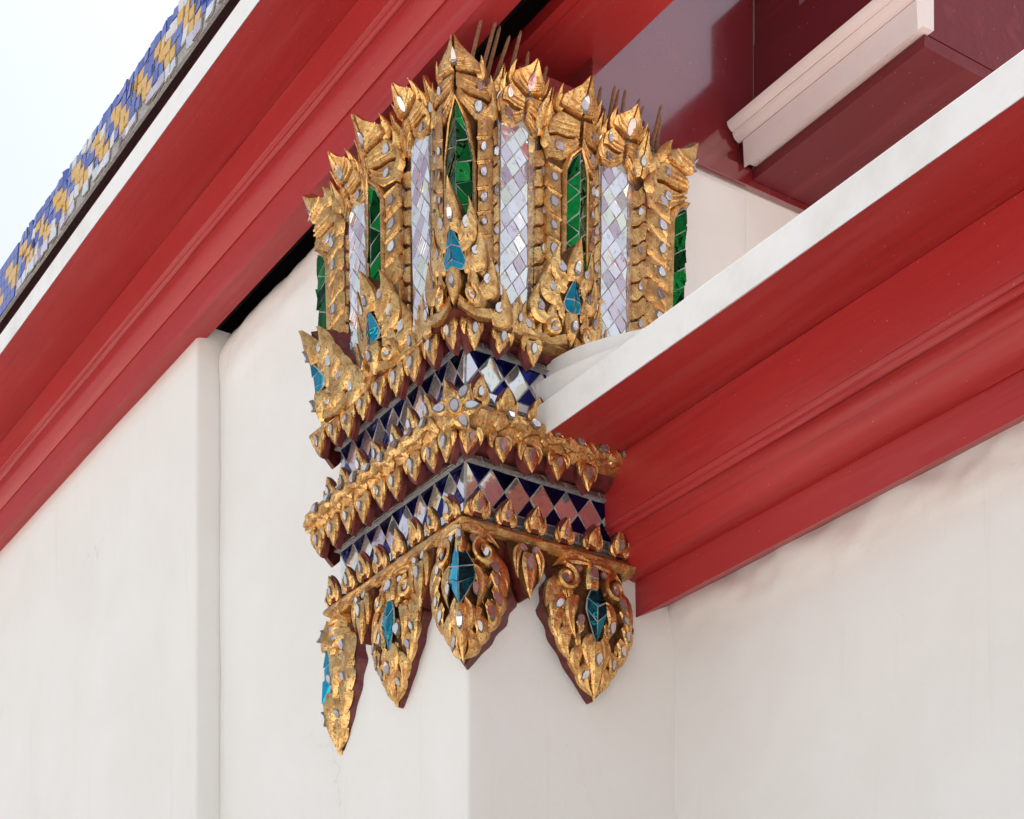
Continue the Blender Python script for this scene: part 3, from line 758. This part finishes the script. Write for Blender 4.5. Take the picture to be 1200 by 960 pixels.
def mirror_petal(fr0, w, zt=3.40, h0=.048):
    """ridge of mirror chips: a broad facet towards the near arris, a narrow one turned away"""
    sg = -1 if fr0.kind == 'F1' else 1; e = w * .22
    hb = lambda c, z: h0 + .018 + .012 * (z - ZB) / .7 - max(0, sg * c - e) * .5 - max(0, e - sg * c) * .06 + curl(z, 3.27, 3.4, .06)
    fr = sub(fr0, hb); zs = 3.255; z0 = 2.735
    def wf(t):
        z = ZB + (zt - .03 - ZB) * t
        k = w if z < zs + .02 else w * 1.1 * max(0, 1 - (max(0, z - zs - .02) / (zt - zs - .05)) ** 2.6)
        return (k + .002, k + .002)
    pet = slab(fr, wf, ZB, zt - .03, 22, 0.02, 'mirror_petal', CAP, 'grout', 9, -.002, .98, ['grout', 'grout'])
    lo, hi = (-w + .003, e) if sg > 0 else (-e, w - .003)
    d = (hi - lo) * .52
    for cell in diamonds(lo, hi, z0, zs, d, d * 1.3, rnd(0, d)):
        p = clip_poly(cell, [(lo, z0), (hi, z0), (hi, zs - .012), ((lo + hi) / 2, zs), (lo, zs - .012)])
        if p: tile(fr, p, .002, pet, 'mirror', .003, .0015, .20, 'mirror_tile')
    z = z0
    while z < zs - .02:
        hgt = rnd(.045, .06); p = [(e + .003, z), (w - .003, z + .012), (w - .003, min(zs, z + hgt + .012)), (e + .003, min(zs, z + hgt))]
        p = [(x * sg, y) for x, y in p]
        if sg < 0: p.reverse()
        tile(fr, p, .001, pet, 'mirror', .003, .0014, .05, 'mirror_tile'); z += hgt
    crown(fr, w * 1.04, zs + .010, zt, pet)
    return pet
def filler_leaf(fr0, zt=3.375):
    hb = lambda c, z: .058 + curl(z, 3.22, 3.4, .05)
    fr = sub(fr0, hb)
    def wf(t): k = .034 * (1 - t ** 3) + .001; return (k, k)
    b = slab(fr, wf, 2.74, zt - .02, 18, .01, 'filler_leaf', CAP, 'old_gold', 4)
    for s in (-1, 1):
        poly = [(s * .001, 3.262), (s * .026, 3.252), (s * .036, 3.285), (s * .033, 3.318), (s * .020, 3.338), (s * .011, 3.352), (s * .001, zt + .008), (s * .001, 3.31)]
        if s < 0: poly.reverse()
        plate(fr, poly, .010, .002, 'crown_scale', b)
    gem(fr, 0, 3.300, .0125, .0105, b, 0, .4)
    for k in range(9):
        z = 2.76 + k * .053; q = rnd(-.003, .003)
        sk = (1 if fr0.kind == 'F2' else -1) * .016
        plate(fr, [(-.030, z - sk), (-.008, z - sk * .6), (.010, z + sk * .6 + q), (.030, z + sk), (.030, z + sk + .046), (.010, z + .048 + sk * .9 + q), (-.008, z + .048 - sk * .5), (-.030, z + .046 - sk)], .007, .001, 'scale_leaf', b, tilt=.1)
        if k % 2: gem(fr, 0, z + .032, .0075, rnd(.008, .010), b, rnd(-.3, .3), .4)
    return b
front_petal(Frame('C'), .110, .052, zt=3.385, zg1=3.225, zg0=2.90, h0=.075, pointed=.13, folded=True)
front_petal(Frame('F1', -.325), .090, .033)
front_petal(Frame('F2', .290), .082, .033)
front_petal(Frame('L', .055), .105, .046, folded=True)
front_petal(Frame('R'), .105, .040, folded=True)
for fr in (Frame('F1', -.150), Frame('F1', -.510), Frame('F2', .130), Frame('F2', .468)): mirror_petal(fr, .072)
for fr in (Frame('F1', -.055), Frame('F1', -.235), Frame('F1', -.425), Frame('F1', -.595), Frame('F2', .05), Frame('F2', .208), Frame('F2', .385), Frame('F2', .540)): filler_leaf(fr)

# ------------------------------------------------------------------ flame-shaped leaves at the petal feet
def scroll(fr, c, z, r, s, parent, H=.014, w=.010, turns=1.35, h0=.004, a0=0.0):
    v = []; f = []; n = 18; K = 5
    for i in range(n + 1):
        t = i / n; A = a0 + s * t * turns * 2 * math.pi; rr = r * (1 - .82 * t)
        ww = w * (1 - .45 * t)
        for (k, e) in ((-1, -.4), (-.6, .8), (0, 1.0), (.6, .8), (1, -.4)):
            R = rr + ww * k; v.append(fr.at(c + R * math.cos(A), z + R * math.sin(A), h0 + H * e + .006 * t))
    for i in range(n):
        for q in range(K - 1): a = i * K + q; f.append((a, a + 1, a + K + 1, a + K))
    f.append(tuple(range(K))); f.append(tuple(n * K + q for q in range(K)))
    return build('scroll', v, f, 'gold', parent, True)
def base_leaf(fr0, w, z0, z1, h0, teal='side', folded=False, lean=.03):
    Hh = z1 - z0
    rf_ = (lambda c: -.10 * abs(c)) if folded else (lambda c: -.28 * abs(c))
    hb = lambda c, z: h0 + .022 + lean * max(0, (z - z0) / Hh) ** 1.5 + rf_(c)
    fr = sub(fr0, hb)
    def W(t): return w * (max(0, 1 - t) ** .75) * (1 + .07 * math.sin(t * 26)) + .004
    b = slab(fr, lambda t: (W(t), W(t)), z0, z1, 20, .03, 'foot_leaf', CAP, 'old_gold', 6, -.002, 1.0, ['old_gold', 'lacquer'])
    for s in (-1, 1):
        if not visible(fr0, s * w * .4): continue
        # climbing edge flames, an inner column behind the drop, and a scroll at the foot
        for k in range(4):
            t = .03 + k * .20; e = W(t) / w
            flame(fr, [(s * w * (e - .36), z0 + t * Hh), (s * w * (e + .02), z0 + (t + .04) * Hh), (s * w * (e - .13), z0 + (t + .33) * Hh)], w * rnd(.14, .17), .013, .002, .012, 8, parent=b, base=.6)
            gem(fr, s * w * (e - .20), z0 + (t + .11) * Hh, .0135, rnd(.009, .012), b, s * rnd(.1, .7), .5)
        for k in range(3):
            t = .20 + k * .17; e = W(t) / w * .52
            flame(fr, [(s * w * (e - .18), z0 + t * Hh), (s * w * (e + .08), z0 + (t + .05) * Hh), (s * w * max(.04, e - .12), z0 + (t + .24) * Hh)], w * .12, .012, .001, .006, 7, parent=b, base=.6)
        m_ = MB()
        for k in range(8):
            t = rnd(.04, .62); e = W(t); x0_ = s * rnd(.15, .78) * e
            flame(fr, [(x0_, z0 + t * Hh), (x0_ + s * rnd(-.01, .02), z0 + (t + .06) * Hh), (x0_ + s * rnd(-.02, .01), z0 + (t + rnd(.12, .2)) * Hh)], w * rnd(.05, .08), rnd(.006, .010), .001, .003, 5, mb=m_, base=.6)
        m_.build('chased_ground', 'gold', b, True)['kind'] = 'stuff'
        scroll(fr, s * w * .36, z0 + .15 * Hh, w * .15, -s, b, .017, w * .080, 1.3, .006, math.pi * .5)
        plate(fr, [(s * w * x, z0 + y * Hh) for x, y in ((.06, .02), (.40, -.02), (.78, .03), (.74, .12), (.52, .05), (.30, .06), (.10, .12))][::s], .010, .002, 'leaf_base', b)
        gem(fr, s * w * .36, z0 + .15 * Hh, .019, rnd(.010, .013), b, 0, .2)
    # inlaid drop of teal glass
    for s in (-1, 1):
        if not visible(fr0, s * .01): continue
        gwid = w * (.26 if folded else .20); za, zb = z0 + .30 * Hh, z0 + .66 * Hh
        reg = [(.0008, za), (gwid * .8, za + .05 * Hh), (gwid, za + .12 * Hh), (gwid * .55, za + .25 * Hh), (.0008, zb)]
        cut = [[(0, za - .1), (1, za - .1), (1, za + .10 * Hh), (0, za + .15 * Hh)], [(0, za + .15 * Hh), (1, za + .10 * Hh), (1, zb + .02), (0, zb + .02)]] if not folded else \
              [[(0, za - .1), (1, za - .1), (1, za + .06 * Hh), (0, za + .08 * Hh)], [(0, za + .08 * Hh), (1, za + .06 * Hh), (1, za + .9 * Hh), (0, za + .20 * Hh)], [(0, za + .20 * Hh), (1, za + .90 * Hh), (1, zb + .2), (0, zb + .2)]]
        for q in cut:
            p = clip_poly(q, reg)
            if len(p) > 2:
                p = [(x * s, y) for x, y in p]
                if s < 0: p.reverse()
                tile(fr, p, .012, b, 'teal_glass', .003, .0020, .14)
    flame(fr, [(0, z0 + .62 * Hh), (0, z0 + .8 * Hh), (0, z0 + 1.03 * Hh)], w * .20, .018, .003, .016, 8, parent=b, base=.7, name='leaf_tip')
    gem(fr, 0, z0 + .73 * Hh, .022, rnd(.010, .013), b, 0, .4)
    flame(fr, [(0, z0 + .32 * Hh), (0, z0 + .16 * Hh), (0, z0 + .01 * Hh)], w * .17, .018, .004, .0, 7, parent=b, base=.8, name='leaf_boss')
    gem(fr, 0, z0 + .18 * Hh, .024, rnd(.010, .013), b, 0, .2)
    return b
base_leaf(Frame('C'), .170, 2.672, 2.965, .090, folded=True)
base_leaf(Frame('F1', -.325), .185, 2.682, 2.955, .078)
base_leaf(Frame('F2', .270), .145, 2.682, 2.955, .078)
base_leaf(Frame('L', .125), .195, 2.682, 2.955, .078, folded=True)
for kind, a, e in (('F1', -LA - .05, .05), ('F2', -.05, .40)):
    fr = Frame(kind, 0, lambda c, z: .064 + .03 * (z - 2.69)); x = a + .02; k = 0
    while x < e:
        ln = rnd(-.02, .02); hh = rnd(.075, .115)
        flame(fr, [(x, 2.690), (x + ln, 2.69 + hh * .5), (x + ln * 1.6, 2.69 + hh)], rnd(.017, .022), .012, 0, .010, 7, parent=up_ring, base=.7)
        if k % 2 == 0: gem(fr, x + ln * .6, 2.69 + hh * .4, .0125, rnd(.008, .010), up_ring, 0, .4)
        x += .038; k += 1

# ------------------------------------------------------------------ hanging pendant leaves at the foot of the capital
def pendant(fr0, w, z0, z1, h0, tipc=0.0, folded=False, teal=.30):
    Hh = z0 - z1
    rf_ = (lambda c: -.06 * abs(c)) if folded else (lambda c: -.16 * abs(c))
    def hb(c, z):
        t = (z0 - z) / Hh; return h0 + .018 * math.sin(math.pi * min(1, max(0, t))) + rf_(c - tipc * t) - .022 * max(0, t) ** 2
    fr = sub(fr0, hb)
    def W(t):
        if t < .16: k = .80 + .03 * math.sin(t * 30)
        elif t < .40: k = .80 + .20 * math.sin((t - .16) / .24 * math.pi / 2)
        else: k = max(0, 1 - (max(0, t - .40) / .60) ** 1.35)
        return w * k * (1 + .045 * math.sin(t * 34)) + .003
    def wf(t): return (W(t) - tipc * t, W(t) + tipc * t)
    b = slab(fr, wf, z0, z1, 30, -.012, 'pendant_leaf', CAP, 'lacquer', 6, -.002, 1.0, ['old_gold', 'lacquer'])
    Z = lambda t: z0 - t * Hh
    for s in (-1, 1):
        if not visible(fr0, s * w * .4): continue
        # edge flames pointing down and inwards
        for k in range(6):
            t = .22 + k * .118; e = W(min(.99, t)); e2 = W(min(.99, t + .17)); o = tipc * t
            flame(fr, [(o + s * (e - w * .30), Z(t - .04)), (o + s * (e - w * .01), Z(t + .03)), (o + s * max(.003, e2 - w * .06), Z(min(.97, t + .19)))], w * rnd(.13, .16), .012, .002, .004, 7, parent=b, base=.55)
            if e > .03 and random.random() < .68: gem(fr, o + s * (e - w * .20), Z(t + .03), .0140, rnd(.0085, .0125), b, s * rnd(2.4, 3.0), .5)
        m_ = MB()
        for k in range(11):
            t = rnd(.06, .80); e = W(t); x0_ = tipc * t + s * rnd(.18, .80) * e; sl = rnd(-.03, .03)
            flame(fr, [(x0_, Z(t)), (x0_ + s * sl, Z(t + .05)), (x0_ - s * rnd(-.005, .02), Z(t + rnd(.09, .15)))], w * rnd(.05, .085), rnd(.007, .011), .001, .002, 5, mb=m_, base=.6)
        m_.build('chased_ground', 'gold', b, True)['kind'] = 'stuff'
        # curling shoulder and inner scrolls
        scroll(fr, s * w * .56, Z(.17), w * .26, s, b, .020, w * .10, 1.3, .004, math.pi / 2)
        flame(fr, [(s * w * .04, Z(.02)), (s * w * .45, Z(-.03)), (s * w * .80, Z(.10))], w * .12, .014, .003, .004, 8, parent=b)
        flame(fr, [(s * w * .30, Z(.30)), (s * w * .62, Z(.36)), (s * w * .34, Z(.60))], w * .14, .015, .003, .004, 8, parent=b)
        flame(fr, [(tipc * .6 + s * w * .12, Z(.56)), (tipc * .7 + s * w * .34, Z(.64)), (tipc * .85 + s * w * .07, Z(.84))], w * .13, .014, .003, .004, 8, parent=b)
        gem(fr, s * w * .30, Z(.09), .015, rnd(.009, .013), b, s * 2, .4)
        gem(fr, s * w * .56, Z(.17), .020, rnd(.010, .013), b, 0, .2)
        gem(fr, tipc * .5 + s * w * .36, Z(.46), .0165, rnd(.009, .012), b, math.pi, .5)
    # teal glass lozenge
    g2 = w * (.36 if folded else .24); za, zb, zm = Z(.62), Z(.18), Z(.38)
    cells = []
    for s in (-1, 1):
        if not visible(fr0, s * .01): continue
        o = tipc * .4
        for q in ([(0, za), (g2, zm - .02 * 0), (g2 * .98, zm), (0, zm - .03)], [(0, zm - .03), (g2, zm), (g2 * .9, zm + .03), (0, zm + .012)], [(0, zm + .012), (g2 * .9, zm + .03), (g2 * .3, zb), (0, zb)]):
            p = [(o + x * s, y) for x, y in q]
            if s < 0: p.reverse()
            tile(fr, p, .004 if fr0.kind == 'L' else .013, b, 'teal_glass', .003, .0020, .12)
    flame(fr, [(tipc * .55, Z(.60)), (tipc * .8, Z(.8)), (tipc, Z(1.0))], w * .17, .016, .004, .0, 8, parent=b, base=.7, name='leaf_tip')
    gem(fr, tipc * .7, Z(.72), .0195, rnd(.012, .015), b, math.pi, .4)
    flame(fr, [(0, Z(.23)), (0, Z(.12)), (0, Z(.0))], w * .16, .020, .003, .006, 7, parent=b, base=.8, name='leaf_boss')
    gem(fr, 0, Z(.11), .024, rnd(.012, .015), b, 0, .2)
    return b
pendant(Frame('C'), .155, 2.135, 1.775, .050, folded=True)
pendant(Frame('F1', -.315), .135, 2.135, 1.765, .038, -.03)
pendant(Frame('F2', .370), .150, 2.135, 1.755, .050, .03)
pendant(Frame('L', -.04), .150, 2.135, 1.725, .022, folded=True)
for fr, c in ((Frame('F1', -.165), 0), (Frame('F1', -.50), 0), (Frame('F2', .165), 0)):
    f2 = sub(fr, lambda c, z: .046)
    b = slab(f2, lambda t: (.066 * max(0, 1 - t ** 1.8) + .002,) * 2, 2.140, 1.99, 10, -.012, 'small_pendant', CAP, 'lacquer', 4, 0, 1.0, ['old_gold', 'lacquer'])
    flame(f2, [(0, 2.11), (0, 2.06), (.004, 1.985)], .026, .014, .002, .004, 8, parent=b, base=.7)
    for s in (-1, 1):
        flame(f2, [(s * .02, 2.13), (s * .055, 2.10), (s * .034, 2.035)], .014, .012, .002, .002, 7, parent=b)
    gem(f2, 0, 2.085, .017, .012, b, math.pi, .5); gem(f2, .022, 2.122, .010, .009, b, 1, .4); gem(f2, -.022, 2.122, .010, .009, b, 2, .4)

# ------------------------------------------------------------------ rusty nails standing in the mortar on top
def nail(x, y, z, dx, dy, L):
    d = Vector((dx, dy, 1)).normalized(); a = Vector((x, y, z + EYE)); v = []; f = []
    s = d.orthogonal().normalized(); q = d.cross(s)
    for k, (t, r) in enumerate(((0, .0062), (.6, .0056), (.93, .0048), (1, .0015))):
        for i in range(6): A = i * math.pi / 3; v.append(tuple(a + d * L * t + (s * math.cos(A) + q * math.sin(A)) * r))
    for k in range(3):
        for i in range(6): j = (i + 1) % 6; f.append((k * 6 + i, k * 6 + j, k * 6 + 6 + j, k * 6 + 6 + i))
    f.append(tuple(range(18, 24)))
    build('iron_nail', v, f, 'rust', CAP)
for (y, L) in ((-.02, .13), (.018, .15), (.040, .15), (.065, .13), (.105, .15), (.165, .12), (.215, .10), (.385, .13), (.405, .11), (.445, .12), (.452, .12), (.49, .14), (.515, .13), (.535, .11), (.60, .13), (.618, .10)):
    nail(.03 + rnd(-.012, .012), y, 3.375, .22 + rnd(-.12, .12), .12 + rnd(-.1, .15), L)

# mosaic tiles on the roof border
frm = Frame('F1', 0, lambda c, z: -.97 - (z - 6.175) * .087)
x = -6.6
while x < -2.6:
    for j in range(5):
        za = 6.18 + j * .067; o = rnd(-.006, .006); w = .070 if j else .085
        if j == 0 and random.random() < .3: continue
        jj = lambda: rnd(-.009, .009)
        tile(frm, [(x + o + jj(), za + jj()), (x + w + o + jj(), za + jj()), (x + w + o + jj(), za + .064 + jj()), (x + o + jj(), za + .064 + jj())], .003 + rnd(0, .006), mo, ('mirror' if j == 0 else 'yellow_tile' if (int((x + 20) / .074) + j) % 4 < 2 and 0 < j < 4 else 'white_tile' if random.random() < .12 else 'blue_tile'), .006, .002, .10, 'mosaic_tile')
    x += .074
far = MB(); x = -15.9
while x < -6.7:                      # the rest of the border, too far along to tell apart
    for j in range(5):
        za = 6.18 + j * .067
        far.add([frm.at(x + a, za + c, d) for d in (-.002, .008) for a, c in ((0, 0), (.07, 0), (.07, .063), (0, .063))], [(4, 5, 6, 7), (0, 1, 5, 4), (1, 2, 6, 5), (2, 3, 7, 6), (3, 0, 4, 7)], 1 if (int((x + 20) / .074) + j) % 4 < 2 and 0 < j < 4 else 0)
    x += .074
far.build('mosaic_facing', ['blue_tile', 'yellow_tile'], mo)['kind'] = 'stuff'
for ob in bpy.data.objects:
    if 'wpos' in ob: del ob['wpos']
